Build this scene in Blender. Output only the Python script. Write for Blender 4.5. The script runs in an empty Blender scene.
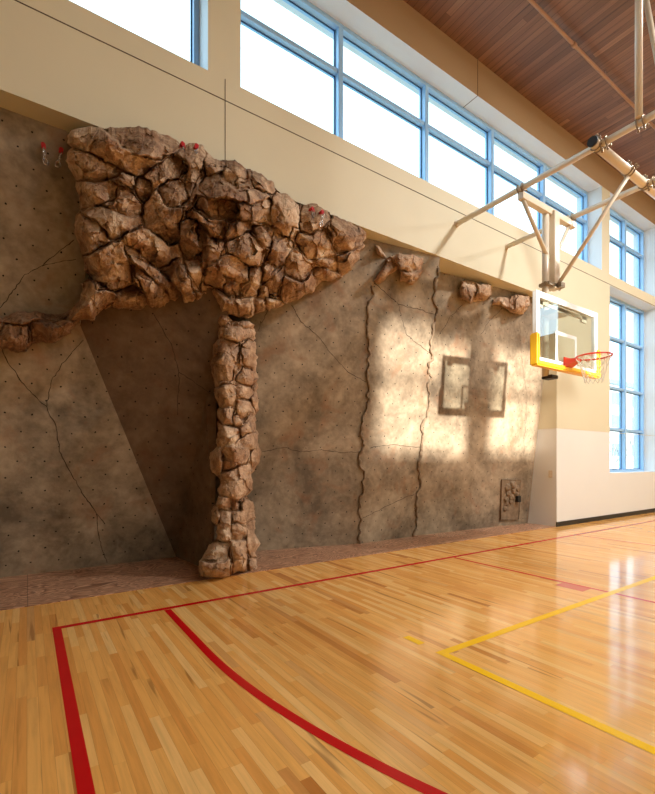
import bpy, bmesh, math, random
import numpy as np
from mathutils import Vector, Matrix

S = bpy.context.scene
COL = S.collection
PI = math.pi
H = 1.45                                   # eye height
F = 443.15
TH = math.atan2(300.5, F)
CT, ST = math.cos(TH), math.sin(TH)
YW = 5.33                                  # face of the long wall
ZS = 5.06                                  # underside of the wall above the climbing recess
rng = random.Random(7)

# ------------------------------------------------------------------ survey helpers
def dxy(u):
    a = u - 327.5
    return CT * a + ST * F, -ST * a + CT * F

def at_y(u, v, y):
    dx, dy = dxy(u)
    t = y / dy
    return Vector((dx * t, y, H + (462 - v) * t))

def at_floor(u, v):
    dx, dy = dxy(u)
    t = H / (v - 462)
    return Vector((dx * t, dy * t, 0))

def at_plane(u, v, p0, n):
    dx, dy = dxy(u)
    d = Vector((dx, dy, 462 - v))
    o = Vector((0, 0, H))
    t = (p0 - o).dot(n) / d.dot(n)
    return o + d * t

# ------------------------------------------------------------------ objects
def link(name, me, mat=None, parent=None, smooth=False):
    o = bpy.data.objects.new(name, me)
    COL.objects.link(o)
    if mat is not None:
        for m in (mat if isinstance(mat, (list, tuple)) else [mat]):
            me.materials.append(m)
    if parent is not None:
        o.parent = parent
        o.matrix_parent_inverse = Matrix.Translation(-parent.location)
    if smooth:
        me.polygons.foreach_set('use_smooth', [True] * len(me.polygons))
    return o

def from_bm(name, bm, mat, parent=None, smooth=False):
    me = bpy.data.meshes.new(name)
    bm.normal_update()
    bm.to_mesh(me)
    bm.free()
    return link(name, me, mat, parent, smooth)

def from_data(name, verts, faces, mat, parent=None, smooth=False):
    me = bpy.data.meshes.new(name)
    me.from_pydata(verts, [], faces)
    me.update()
    return link(name, me, mat, parent, smooth)

def empty(name, loc):
    o = bpy.data.objects.new(name, None)
    o.empty_display_size = 0.2
    o.location = loc
    COL.objects.link(o)
    return o

def tag(o, label=None, cat=None, group=None, kind=None):
    if label: o['label'] = label
    if cat: o['category'] = cat
    if group: o['group'] = group
    if kind: o['kind'] = kind
    return o

def box(bm, x0, x1, y0, y1, z0, z1, mi=0):
    vs = [bm.verts.new(p) for p in ((x0,y0,z0),(x1,y0,z0),(x1,y1,z0),(x0,y1,z0),(x0,y0,z1),(x1,y0,z1),(x1,y1,z1),(x0,y1,z1))]
    for f in ((0,3,2,1),(4,5,6,7),(0,1,5,4),(1,2,6,5),(2,3,7,6),(3,0,4,7)):
        fc = bm.faces.new([vs[i] for i in f])
        fc.material_index = mi
    return vs

def bbox_obj(name, x0, x1, y0, y1, z0, z1, mat, parent=None, bevel=0.0, seg=2):
    bm = bmesh.new()
    box(bm, x0, x1, y0, y1, z0, z1)
    if bevel:
        bmesh.ops.bevel(bm, geom=bm.edges[:], offset=bevel, segments=seg, affect='EDGES', profile=0.5)
    return from_bm(name, bm, mat, parent, smooth=False)

def tube(bm, p0, p1, r0, r1=None, n=16, cap=True):
    r1 = r0 if r1 is None else r1
    p0, p1 = Vector(p0), Vector(p1)
    d = (p1 - p0).normalized()
    a = d.orthogonal().normalized()
    b = d.cross(a)
    A, B = [], []
    for i in range(n):
        w = a * math.cos(2 * PI * i / n) + b * math.sin(2 * PI * i / n)
        A.append(bm.verts.new(p0 + w * r0))
        B.append(bm.verts.new(p1 + w * r1))
    for i in range(n):
        j = (i + 1) % n
        bm.faces.new((A[i], A[j], B[j], B[i])).smooth = True
    if cap:
        bm.faces.new(A[::-1])
        bm.faces.new(B)

def path_tube(bm, pts, radii, n=8, closed=False):
    pts = [Vector(p) for p in pts]
    m = len(pts)
    if not hasattr(radii, '__len__'): radii = [radii] * m
    rings = []
    prev = None
    for i, p in enumerate(pts):
        if closed:
            d = pts[(i + 1) % m] - pts[i - 1]
        else:
            d = pts[min(i + 1, m - 1)] - pts[max(i - 1, 0)]
        d.normalize()
        a = d.orthogonal().normalized() if prev is None else (prev - d * prev.dot(d)).normalized()
        prev = a
        b = d.cross(a)
        rings.append([bm.verts.new(p + (a * math.cos(2*PI*k/n) + b * math.sin(2*PI*k/n)) * radii[i]) for k in range(n)])
    for i in range(m if closed else m - 1):
        A, B = rings[i], rings[(i + 1) % m]
        for k in range(n):
            j = (k + 1) % n
            bm.faces.new((A[k], A[j], B[j], B[k])).smooth = True
    if not closed:
        bm.faces.new(rings[0][::-1])
        bm.faces.new(rings[-1])

# ------------------------------------------------------------------ materials
def new_mat(name):
    m = bpy.data.materials.new(name)
    m.use_nodes = True
    nt = m.node_tree
    return m, nt, nt.nodes['Principled BSDF']

def L(nt, a, b): nt.links.new(a, b)

def nd(nt, t, **k):
    n = nt.nodes.new(t)
    for a, b in k.items(): setattr(n, a, b)
    return n

def mth(nt, op, a, b=None, c=None):
    n = nd(nt, 'ShaderNodeMath', operation=op)
    for i, x in enumerate((a, b, c)):
        if x is None: continue
        if isinstance(x, (int, float)): n.inputs[i].default_value = x
        else: L(nt, x, n.inputs[i])
    return n.outputs[0]

def srgb(r, g, b):
    f = lambda c: (c/255/12.92) if c/255 <= 0.04045 else ((c/255 + 0.055)/1.055)**2.4
    return (f(r), f(g), f(b), 1)

def ramp(nt, fac, stops):
    n = nd(nt, 'ShaderNodeValToRGB')
    e = n.color_ramp.elements
    while len(e) < len(stops): e.new(0.5)
    for i, (p, c) in enumerate(stops):
        e[i].position = p
        e[i].color = c
    L(nt, fac, n.inputs[0])
    return n.outputs[0]

def mix(nt, fac, a, b, mode='MIX'):
    n = nd(nt, 'ShaderNodeMix', data_type='RGBA', blend_type=mode)
    for i, x in ((0, fac), (6, a), (7, b)):
        if isinstance(x, (int, float)): n.inputs[i].default_value = x
        elif isinstance(x, tuple): n.inputs[i].default_value = x
        else: L(nt, x, n.inputs[i])
    return n.outputs[2]

def noise(nt, vec, scale, detail=4, rough=0.55, dist=0.0):
    n = nd(nt, 'ShaderNodeTexNoise')
    n.inputs['Scale'].default_value = scale
    n.inputs['Detail'].default_value = detail
    n.inputs['Roughness'].default_value = rough
    n.inputs['Distortion'].default_value = dist
    if vec is not None: L(nt, vec, n.inputs['Vector'])
    return n.outputs[0]

def position(nt):
    return nd(nt, 'ShaderNodeNewGeometry').outputs['Position']

def bump(nt, bs, height, strength=0.3, dist=0.02):
    b = nd(nt, 'ShaderNodeBump')
    b.inputs['Strength'].default_value = strength
    b.inputs['Distance'].default_value = dist
    L(nt, height, b.inputs['Height'])
    L(nt, b.outputs[0], bs.inputs['Normal'])

def plain(name, col, rough=0.5, metal=0.0, spec=0.5, var=0.06, scale=6.0):
    m, nt, bs = new_mat(name)
    p = position(nt)
    f = noise(nt, p, scale, 3)
    c1 = tuple(min(1, x * (1 + var)) for x in col[:3]) + (1,)
    c0 = tuple(x * (1 - var) for x in col[:3]) + (1,)
    L(nt, ramp(nt, f, [(0.3, c0), (0.7, c1)]), bs.inputs['Base Color'])
    bs.inputs['Roughness'].default_value = rough
    bs.inputs['Metallic'].default_value = metal
    bs.inputs['Specular IOR Level'].default_value = spec
    return m

def plank_mat(name, wid, leng, stops, rough, seam=0.02, grain=(60, 2.5), seamcol=(0.05, 0.02, 0.01, 1), spec=0.5, graindark=0.25, seamfac=0.6, axis=0):
    m, nt, bs = new_mat(name)
    p = position(nt)
    sp = nd(nt, 'ShaderNodeSeparateXYZ'); L(nt, p, sp.inputs[0])
    X, Y = (sp.outputs[0], sp.outputs[1]) if axis == 0 else (sp.outputs[1], sp.outputs[0])
    a = mth(nt, 'DIVIDE', X, wid)
    i = mth(nt, 'FLOOR', a)
    w1 = nd(nt, 'ShaderNodeTexWhiteNoise', noise_dimensions='1D'); L(nt, i, w1.inputs['W'])
    yo = mth(nt, 'MULTIPLY_ADD', w1.outputs[0], 7.3, mth(nt, 'DIVIDE', Y, leng))
    # uneven board lengths
    yo2 = mth(nt, 'ADD', yo, mth(nt, 'MULTIPLY', mth(nt, 'SINE', mth(nt, 'MULTIPLY', yo, 2.1)), 0.35))
    j = mth(nt, 'FLOOR', yo2)
    cmb = nd(nt, 'ShaderNodeCombineXYZ'); L(nt, i, cmb.inputs[0]); L(nt, j, cmb.inputs[1])
    w2 = nd(nt, 'ShaderNodeTexWhiteNoise', noise_dimensions='2D'); L(nt, cmb.outputs[0], w2.inputs['Vector'])
    colr = ramp(nt, w2.outputs[0], stops)
    # grain stretched along the boards, shifted per board
    gv = nd(nt, 'ShaderNodeCombineXYZ')
    L(nt, mth(nt, 'MULTIPLY', X, grain[0]), gv.inputs[0])
    L(nt, mth(nt, 'MULTIPLY', Y, grain[1]), gv.inputs[1])
    L(nt, mth(nt, 'MULTIPLY', w2.outputs[0], 40), gv.inputs[2])
    g = noise(nt, gv.outputs[0], 1.0, 5, 0.6, 0.4)
    gr = ramp(nt, g, [(0.25, (1 - graindark,) * 3 + (1,)), (0.6, (1, 1, 1, 1))])
    colr = mix(nt, 1.0, colr, gr, 'MULTIPLY')
    # knots / mineral streaks
    kn = noise(nt, gv.outputs[0], 0.33, 2, 0.5, 0.8)
    kf = ramp(nt, kn, [(0.655, (0, 0, 0, 1)), (0.72, (1, 1, 1, 1))])
    colr = mix(nt, mth(nt, 'MULTIPLY', kf, 0.55), colr, seamcol)
    fx = mth(nt, 'FRACT', a)
    fy = mth(nt, 'FRACT', yo2)
    ex = mth(nt, 'LESS_THAN', mth(nt, 'MINIMUM', fx, mth(nt, 'SUBTRACT', 1.0, fx)), seam)
    ey = mth(nt, 'LESS_THAN', fy, seam * wid / leng)
    colr = mix(nt, mth(nt, 'MULTIPLY', mth(nt, 'MAXIMUM', ex, ey), seamfac), colr, seamcol)
    L(nt, colr, bs.inputs['Base Color'])
    bs.inputs['Roughness'].default_value = rough
    bs.inputs['Specular IOR Level'].default_value = spec
    return m, nt, bs

M = {}
M['floor'], _nt, _bs = plank_mat('maple floor', 0.057, 0.8,
    [(0.0, srgb(190,120,56)), (0.035, srgb(230,160,80)), (0.35, srgb(240,175,92)), (0.7, srgb(245,184,102)), (0.965, srgb(250,200,126)), (1.0, srgb(210,142,72))],
    0.1, seam=0.02, grain=(40, 2.2), seamcol=srgb(120,66,28), spec=0.4, graindark=0.2, seamfac=0.3)
_bs.inputs['Coat Weight'].default_value = 0.0
_bs.inputs['Coat Roughness'].default_value = 0.08
M['ceiling'], _nt, _bs = plank_mat('stained wood ceiling', 0.13, 3.6,
    [(0.0, srgb(118,82,60)), (0.3, srgb(130,92,68)), (0.7, srgb(138,98,73)), (0.93, srgb(146,105,79)), (1.0, srgb(166,124,94))],
    0.45, seam=0.035, grain=(22, 1.2), seamcol=srgb(48,24,16), graindark=0.35, seamfac=0.75)
M['beige'] = plain('warm cream paint', srgb(222,214,186), 0.6, var=0.015, scale=1.2)
M['tan'] = plain('tan paint', srgb(176,146,108), 0.5, var=0.015, scale=1.2)
M['white'] = plain('off white paint', srgb(232,233,230), 0.55, var=0.012, scale=1.0)
M['reveal'] = plain('white window reveal paint', srgb(226,230,232), 0.5, var=0.01)
M['joint'] = plain('dark shadow joint', srgb(92,74,54), 0.8)
M['black'] = plain('black rubber', srgb(24,22,20), 0.5)
M['frame'] = plain('skylight tinted aluminium', srgb(160,204,244), 0.35, metal=0.1, var=0.03)  # blue cast of the skylight is put into the frame colour
M['gasket'] = plain('dark blue gasket', srgb(44,84,130), 0.4)
M['pipe'] = plain('cream enamel pipe', srgb(226,212,190), 0.3, var=0.03)
M['pipe_dark'] = plain('galvanised clamp', srgb(150,132,108), 0.35, metal=0.5)
M['sprinkler'] = plain('brown painted pipe', srgb(170,128,98), 0.4)
M['yellow_pad'] = plain('yellow vinyl padding', srgb(250,196,44), 0.45, var=0.03)
M['boardwhite'] = plain('white board frame', srgb(238,242,244), 0.3)
M['rim'] = plain('orange red rim enamel', srgb(214,58,30), 0.3)
M['net'] = plain('white net cord', srgb(240,238,232), 0.8)
M['redline'] = plain('red court paint', srgb(200,18,22), 0.2, spec=0.3, var=0.04)
M['redfaded'] = plain('faded red court paint', srgb(206,84,62), 0.14)
M['yellowline'] = plain('yellow court paint', srgb(255,198,0), 0.25, spec=0.2, var=0.03)
M['crack'] = plain('dark crack line', srgb(66,54,43), 0.95)
M['red'] = plain('red anodised', srgb(196,36,44), 0.4)
M['steel'] = plain('bright steel', srgb(205,205,208), 0.25, metal=0.8)
M['plate'] = plain('ivory plastic plate', srgb(222,208,184), 0.4)

def glass_mat(name, tint, gloss, rough=0.02):
    m = bpy.data.materials.new(name)
    m.use_nodes = True
    nt = m.node_tree
    nt.nodes.clear()
    out = nd(nt, 'ShaderNodeOutputMaterial')
    tr = nd(nt, 'ShaderNodeBsdfTransparent'); tr.inputs[0].default_value = tint
    gl = nd(nt, 'ShaderNodeBsdfGlossy'); gl.inputs['Roughness'].default_value = rough
    lw = nd(nt, 'ShaderNodeLayerWeight'); lw.inputs[0].default_value = 0.5
    fr = mth(nt, 'MULTIPLY_ADD', mth(nt, 'POWER', lw.outputs['Facing'], 5.0), 0.9, 0.045)
    mx = nd(nt, 'ShaderNodeMixShader')
    L(nt, mth(nt, 'MULTIPLY', fr, gloss), mx.inputs[0])
    L(nt, tr.outputs[0], mx.inputs[1]); L(nt, gl.outputs[0], mx.inputs[2])
    L(nt, mx.outputs[0], out.inputs[0])
    return m
M['glass'] = glass_mat('window glass', (0.93, 0.97, 0.99, 1), 1.0)
M['boardglass'] = glass_mat('backboard glass', (0.90, 0.94, 0.93, 1), 2.0)

def panel_mat(name, dark, mid, light, rust):
    m, nt, bs = new_mat(name)
    p = position(nt)
    n1 = noise(nt, p, 1.1, 6, 0.62, 0.5)
    n2 = noise(nt, p, 3.5, 5, 0.6, 0.3)
    n3 = noise(nt, p, 14.0, 4, 0.6)
    f = mth(nt, 'ADD', mth(nt, 'MULTIPLY', n1, 0.55), mth(nt, 'ADD', mth(nt, 'MULTIPLY', n2, 0.3), mth(nt, 'MULTIPLY', n3, 0.15)))
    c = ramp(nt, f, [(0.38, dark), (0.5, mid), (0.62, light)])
    n4 = noise(nt, p, 2.3, 4, 0.6, 0.6)
    c = mix(nt, ramp(nt, n4, [(0.55, (0, 0, 0, 1)), (0.72, (0.5, 0.5, 0.5, 1))]), c, rust)
    # tee-nut holes: staggered grid in the panel's own metre coordinates
    uv = nd(nt, 'ShaderNodeUVMap')
    sp = nd(nt, 'ShaderNodeSeparateXYZ'); L(nt, uv.outputs[0], sp.inputs[0])
    w = nd(nt, 'ShaderNodeTexNoise'); w.inputs['Scale'].default_value = 2.2; L(nt, uv.outputs[0], w.inputs['Vector'])
    ws = nd(nt, 'ShaderNodeSeparateColor'); L(nt, w.outputs[1], ws.inputs[0])
    row = mth(nt, 'DIVIDE', mth(nt, 'MULTIPLY_ADD', ws.outputs[1], 0.16, sp.outputs[1]), 0.19)
    ri = mth(nt, 'FLOOR', row)
    odd = mth(nt, 'MULTIPLY', mth(nt, 'MODULO', mth(nt, 'ADD', ri, 100.0), 2.0), 0.5)
    colx = mth(nt, 'ADD', mth(nt, 'DIVIDE', mth(nt, 'MULTIPLY_ADD', ws.outputs[0], 0.16, sp.outputs[0]), 0.27), odd)
    ci = mth(nt, 'FLOOR', colx)
    dx = mth(nt, 'MULTIPLY', mth(nt, 'SUBTRACT', mth(nt, 'SUBTRACT', colx, ci), 0.5), 0.27)
    dy = mth(nt, 'MULTIPLY', mth(nt, 'SUBTRACT', mth(nt, 'SUBTRACT', row, ri), 0.5), 0.19)
    r = mth(nt, 'SQRT', mth(nt, 'ADD', mth(nt, 'MULTIPLY', dx, dx), mth(nt, 'MULTIPLY', dy, dy)))
    hole = mth(nt, 'LESS_THAN', r, 0.0095)
    c = mix(nt, hole, c, (0.012, 0.010, 0.008, 1))
    L(nt, c, bs.inputs['Base Color'])
    bs.inputs['Roughness'].default_value = 0.75
    bs.inputs['Specular IOR Level'].default_value = 0.25
    bump(nt, bs, f, 0.5, 0.03)
    return m
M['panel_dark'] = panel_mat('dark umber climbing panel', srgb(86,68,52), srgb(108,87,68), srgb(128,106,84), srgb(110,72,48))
M['panel'] = panel_mat('textured climbing panel', srgb(108,94,77), srgb(148,131,109), srgb(182,163,138), srgb(152,108,78))

def rock_mat(name, stops, big=0.9):
    m, nt, bs = new_mat(name)
    p = position(nt)
    n1 = noise(nt, p, 1.3, 5, 0.6, 0.6)
    n2 = noise(nt, p, 6.0, 6, 0.65, 0.4)
    n3 = noise(nt, p, 28.0, 5, 0.65)
    f = mth(nt, 'ADD', mth(nt, 'MULTIPLY', n1, 0.45), mth(nt, 'ADD', mth(nt, 'MULTIPLY', n2, 0.38), mth(nt, 'MULTIPLY', n3, 0.17)))
    c = ramp(nt, f, stops)
    n4 = noise(nt, p, 2.6, 5, 0.6, 0.8)
    c = mix(nt, ramp(nt, n4, [(0.5, (0, 0, 0, 1)), (0.68, (0.4, 0.4, 0.4, 1))]), c, srgb(168, 114, 74))
    n5 = noise(nt, p, 9.0, 6, 0.7, 1.2)
    c = mix(nt, ramp(nt, n5, [(0.575, (0, 0, 0, 1)), (0.66, (0.75, 0.75, 0.75, 1))]), c, srgb(74, 54, 42))
    L(nt, c, bs.inputs['Base Color'])
    bs.inputs['Roughness'].default_value = 0.7
    bs.inputs['Specular IOR Level'].default_value = 0.3
    h = mth(nt, 'ADD', mth(nt, 'MULTIPLY', n2, 0.6), mth(nt, 'MULTIPLY', n3, 0.4))
    bump(nt, bs, h, 0.55, 0.03)
    return m
M['rock'] = rock_mat('painted rock', [(0.37, srgb(82,62,50)), (0.46, srgb(146,114,90)), (0.54, srgb(190,158,128)), (0.64, srgb(232,208,178))])
M['rock_tan'] = rock_mat('tan painted rock', [(0.36, srgb(100,78,62)), (0.46, srgb(164,132,106)), (0.54, srgb(202,170,140)), (0.64, srgb(234,212,184))])
M['seam'] = plain('rough seam', srgb(138,118,96), 0.9, spec=0.2, var=0.25, scale=9)
M['core'] = plain('dark rock joint', srgb(92,68,52), 0.95, spec=0.1, var=0.2)

def ply_mat():
    m, nt, bs = new_mat('oiled plywood')
    p = position(nt)
    mp = nd(nt, 'ShaderNodeMapping'); mp.inputs['Scale'].default_value = (0.9, 2.6, 1); L(nt, p, mp.inputs[0])
    n = noise(nt, mp.outputs[0], 1.2, 2, 0.5, 1.5)
    rings = mth(nt, 'FRACT', mth(nt, 'MULTIPLY', n, 16))
    c = ramp(nt, rings, [(0.0, srgb(112,70,48)), (0.4, srgb(178,130,98)), (0.8, srgb(214,170,138)), (1.0, srgb(120,78,54))])
    sp = nd(nt, 'ShaderNodeSeparateXYZ'); L(nt, p, sp.inputs[0])
    fx = mth(nt, 'FRACT', mth(nt, 'DIVIDE', sp.outputs[0], 2.44))
    c = mix(nt, mth(nt, 'MULTIPLY', mth(nt, 'LESS_THAN', fx, 0.004), 0.6), c, srgb(60,36,24))
    L(nt, c, bs.inputs['Base Color'])
    bs.inputs['Roughness'].default_value = 0.4
    return m
M['ply'] = ply_mat()

# ------------------------------------------------------------------ the room
XL, XR, YB, ZC = -7.0, 20.0, -9.0, 9.04
WX = [(-4.2, 1.84), (2.27, 11.92), (12.34, 15.3)]     # upper window openings
ZSILL, ZHEAD, YO = 6.26, 8.36, 5.95

bm = bmesh.new()
# materials: 0 cream, 1 white, 2 tan, 3 reveal
box(bm, XL, 9.81, YW, YO, ZS, ZSILL, 0)
box(bm, 9.81, 12.34, YW, YO, 2.21, ZSILL, 0)
box(bm, 12.34, 15.3, YW, YO, 5.97, ZSILL, 0)
box(bm, 15.3, XR, YW, YO, 2.21, ZSILL, 0)
box(bm, 9.81, 12.34, YW, YO, 0, 2.21, 1)
box(bm, 12.34, 15.3, YW, YO, 0, 1.17, 1)
box(bm, 15.3, XR, YW, YO, 0, 2.21, 1)
box(bm, XL, -4.2, YW, YO, ZSILL, ZHEAD, 0)
box(bm, 1.84, 2.27, YW, YO, ZSILL, ZHEAD, 0)
box(bm, 11.92, 12.34, YW, YO, ZSILL, ZHEAD, 0)
box(bm, 15.3, XR, YW, YO, ZSILL, ZHEAD, 0)
box(bm, XL, XR, YW, YO, ZHEAD, ZC, 2)
# recess: side return, soffit, back
box(bm, 9.81, 10.2, YO, 7.3, 0, 2.21, 1)
box(bm, 9.81, 10.2, YO, 7.3, 2.21, 5.3, 0)
box(bm, XL, 9.81, YO, 7.3, ZS, 5.3, 0)
box(bm, XL, 10.2, 7.3, 7.5, 0, 5.3, 0)
# the linings of the openings are painted white
for f in bm.faces:
    c = f.calc_center_median()
    n = f.normal if f.normal.length else (f.normal_update() or f.normal)
    if YW + 0.05 < c.y < YO - 0.05:
        if c.z > ZSILL + 0.05 or c.z > 5.9 and c.x > 12.3 or (abs(c.z - ZSILL) < 0.01):
            if abs(f.normal.y) < 0.5: f.material_index = 3
        if 12.3 < c.x < 15.35 and abs(f.normal.y) < 0.5 and c.z > 0.3: f.material_index = 3
        if abs(c.z - ZS) < 0.01: f.material_index = 0
wall = tag(from_bm('wall_north', bm, [M['beige'], M['white'], M['tan'], M['reveal']]), kind='structure',
           label='cream gym wall with high windows above the climbing recess')

def simple(name, dims, mat, label=None):
    bm = bmesh.new(); box(bm, *dims)
    return tag(from_bm(name, bm, mat), label, kind='structure')

# back wall with one tall, two-bay window the sun comes in through
SUN = Vector((0.39, 2.2, -0.52)).normalized()
def to_back(p):
    k = (YB - p.y) / SUN.y
    return p + SUN * k
bm = bmesh.new()
OPX = [(2.36, 4.78), (5.5, 7.1)]
OPZ = (5.16, 7.36)
for x0, x1 in ((XL, OPX[0][0]), (OPX[0][1], OPX[1][0]), (OPX[1][1], XR)):
    box(bm, x0, x1, YB - 0.3, YB, 0, ZC, 0)
for x0, x1 in OPX:
    box(bm, x0, x1, YB - 0.3, YB, 0, OPZ[0], 0)
    box(bm, x0, x1, YB - 0.3, YB, OPZ[1], ZC, 0)
    box(bm, x0, x1, YB - 0.2, YB - 0.1, 6.36, 6.48, 0)
tag(from_bm('wall_south', bm, [M['beige']]), kind='structure')
simple('wall_west', (XL - 0.2, XL, YB, 7.5, 0, ZC), M['beige'])
bm = bmesh.new()
EY0, EY1, EZ0, EZ1 = -8.2, -3.3, 7.35, 8.75
box(bm, XR, XR + 0.2, YB, EY0, 0, ZC); box(bm, XR, XR + 0.2, EY1, YO, 0, ZC)
box(bm, XR, XR + 0.2, EY0, EY1, 0, EZ0); box(bm, XR, XR + 0.2, EY0, EY1, EZ1, ZC)
tag(from_bm('wall_east', bm, M['beige']), kind='structure')
simple('ceiling', (XL, XR, YB, YO, ZC, ZC + 0.2), M['ceiling'], 'dark stained plank ceiling')
floor = simple('floor', (XL, XR, YB, 7.3, -0.2, 0), M['floor'], 'glossy maple gym floor with painted court lines')

# painted court lines are parts of the floor
def line_quad(name, x0, x1, y0, y1, mat, z=0.0012):
    return from_data(name, [(x0,y0,z),(x1,y0,z),(x1,y1,z),(x0,y1,z)], [(0,1,2,3)], mat, floor)
RX, RY = 7.19, 3.33                                    # centre of the hoop
o = line_quad('boundary_line', 0.182, XR, 4.49, 4.56, M['redline']); o['label'] = 'thin red baseline parallel to the wall'
o = line_quad('boundary_line', 0.182, 0.248, YB, 4.49, M['redline']); o['label'] = 'red sideline running towards the viewer'
line_quad('lane_line', RX - 1.83 - 0.025, RX - 1.83 + 0.025, -1.3, 4.48, M['redline'])
line_quad('lane_line', RX + 1.83 - 0.025, RX + 1.83 + 0.025, -1.3, 4.48, M['redline'])
line_quad('lane_block', RX - 1.83 - 0.22, RX - 1.83 - 0.02, 2.50, 2.82, M['redfaded'])
vs, fs = [], []
R0 = 6.05
prof = [(RX - R0, 4.48), (RX - R0, RY)]
pts = [(RX - R0, 4.48 - i * (4.48 - RY) / 6) for i in range(6)] + [(RX - R0 * math.cos(a), RY - R0 * math.sin(a)) for a in np.linspace(0, PI * 0.75, 90)]
for i, (x, y) in enumerate(pts):
    a = Vector(pts[min(i + 1, len(pts) - 1)]) - Vector(pts[max(i - 1, 0)])
    n = Vector((-a.y, a.x)).normalized() * 0.032
    vs += [(x + n.x, y + n.y, 0.0014), (x - n.x, y - n.y, 0.0014)]
    if i: fs.append((2*i-2, 2*i-1, 2*i+1, 2*i))
from_data('three_point_line', vs, fs, M['redline'], floor)['label'] = 'curved red three-point arc'
line_quad('volleyball_line', 2.57, 11.6, 2.26, 2.33, M['yellowline'], 0.0018)
line_quad('volleyball_line', 2.57, 2.64, YB, 2.26, M['yellowline'], 0.0018)
line_quad('service_mark', 2.57, 2.64, 2.50, 2.68, M['yellowline'], 0.0018)

# shadow joints in the plaster, baseboard
bm = bmesh.new()
box(bm, XL, XR, YW - 0.003, YW + 0.01, 5.985, 5.997)
box(bm, 2.055, 2.065, YW - 0.003, YW + 0.01, ZS, ZSILL)
tag(from_bm('trim_1', bm, M['joint']), 'thin dark joint lines in the cream wall', kind='structure')
bm = bmesh.new()
box(bm, 7.03, 7.042, YW - 0.003, YW + 0.01, ZHEAD, ZC); box(bm, 7.03, 7.042, YW, 5.66, ZHEAD - 0.003, ZHEAD + 0.01)
tag(from_bm('trim_2', bm, M['joint']), kind='structure')
bm = bmesh.new()
box(bm, 9.81, XR, YW - 0.002, YW + 0.01, 2.205, 2.215)
box(bm, 9.808, 9.82, YW, 6.4, 2.205, 2.215)
tag(from_bm('trim_3', bm, M['plate']), kind='structure')
bm = bmesh.new()
box(bm, 9.80, XR, YW - 0.014, YW + 0.01, 0.0, 0.105)
tag(from_bm('baseboard_north', bm, M['black']), 'black rubber baseboard under the white wall', kind='structure')

# ------------------------------------------------------------------ windows
def window(idx, x0, x1, z0, z1, xs, zs, y=5.66, label=None):
    root = tag(empty('window_%d' % idx, ((x0 + x1) / 2, y, z0)), label, kind='structure')
    d = 0.15
    bm = bmesh.new()
    w = 0.07
    box(bm, x0, x1, y, y + d, z0, z0 + w); box(bm, x0, x1, y, y + d, z1 - w, z1)
    box(bm, x0, x0 + w, y, y + d, z0 + w, z1 - w); box(bm, x1 - w, x1, y, y + d, z0 + w, z1 - w)
    from_bm('window_frame', bm, M['frame'], root)
    for x in xs:
        bbox_obj('mullion', x - 0.045, x + 0.045, y - 0.01, y + d, z0 + w, z1 - w, M['frame'], root, 0.006, 1)
    edges = [x0 + w - 0.045] + list(xs) + [x1 - w + 0.045]
    lv = [z0 + w - 0.035] + list(zs) + [z1 - w + 0.035]
    for a, b in zip(edges[:-1], edges[1:]):
        for z in zs:
            bbox_obj('transom', a + 0.045, b - 0.045, y + 0.01, y + d, z - 0.035, z + 0.035, M['frame'], root, 0.006, 1)
        for c, e in zip(lv[:-1], lv[1:]):
            g = bmesh.new()
            xa, xb, za, zb = a + 0.045, b - 0.045, c + 0.035, e - 0.035
            box(g, xa, xb, y + 0.098, y + 0.104, za, zb)
            pane = from_bm('window_pane', g, M['glass'], root)
            g = bmesh.new(); q = 0.018
            box(g, xa, xb, y + 0.085, y + 0.096, za, za + q); box(g, xa, xb, y + 0.085, y + 0.096, zb - q, zb)
            box(g, xa, xa + q, y + 0.085, y + 0.096, za + q, zb - q); box(g, xb - q, xb, y + 0.085, y + 0.096, za + q, zb - q)
            gk = from_bm('gasket', g, M['gasket'])
            gk.parent = pane
            gk.matrix_parent_inverse = Matrix.Translation(-root.location)
            gk.matrix_parent_inverse = Matrix.Identity(4)
    return root
window(1, -4.2, 1.84, ZSILL, ZHEAD, [-2.2, -0.19], [7.6], label='high window at the left end of the wall')
window(2, 2.27, 11.92, ZSILL, ZHEAD, [2.16 + 1.93 * k for k in (1, 2, 3, 4)], [7.6], label='long five-bay high window above the climbing wall')
window(3, 12.34, 15.3, ZSILL, ZHEAD, [14.05], [7.6], label='upper window at the right end of the wall')
window(4, 12.34, 15.3, 1.17, 5.97, [14.05], [2.35, 3.49, 4.86], label='tall lower window at the right end of the wall')

# ------------------------------------------------------------------ climbing wall panels
cw = tag(empty('climbing_wall', (4.5, 6.3, 0)), 'tall indoor climbing wall of leaning brown textured panels dotted with hold sockets', 'climbing wall')
B0 = Vector((1.88, 6.90, 0))
P3br = Vector((4.90, 6.17, 0))
P3tr = at_y(371, 240, 5.55)
n3 = (P3br - B0).cross(P3tr - B0).normalized()
C = at_plane(206, 396, B0, n3)
A1 = Vector((0.53, 6.09, 3.10))
def on_plane_xz(x, z, p0, n):
    return Vector((x, p0.y - (n.x * (x - p0.x) + n.z * (z - p0.z)) / n.y, z))
n1 = Vector((0, 1, 0.251)).normalized(); p1 = Vector((0, 6.87, 0))
n2 = (A1 - B0).cross(C - B0).normalized()
E_ = at_y(215, 300, 5.44)
n2 = (A1 - B0).cross(E_ - B0).normalized()
C = at_plane(206, 396, B0, n2)
FT = Vector((2.02, 5.62, 0))
D = B0 + (P3br - B0) * 0.12 + (P3tr - P3br) * 0.8
A2 = A1 + (A1 - B0) * 0.18 + Vector((0, 0, 0.5))
A2 = on_plane_xz(A2.x, A2.z, A1, n2)
P4tr = at_y(440, 256, 5.345)
P4br = at_floor(414.5, 536.5)
P5tl = Vector((P4tr.x + 0.05, 5.80, ZS))
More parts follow.
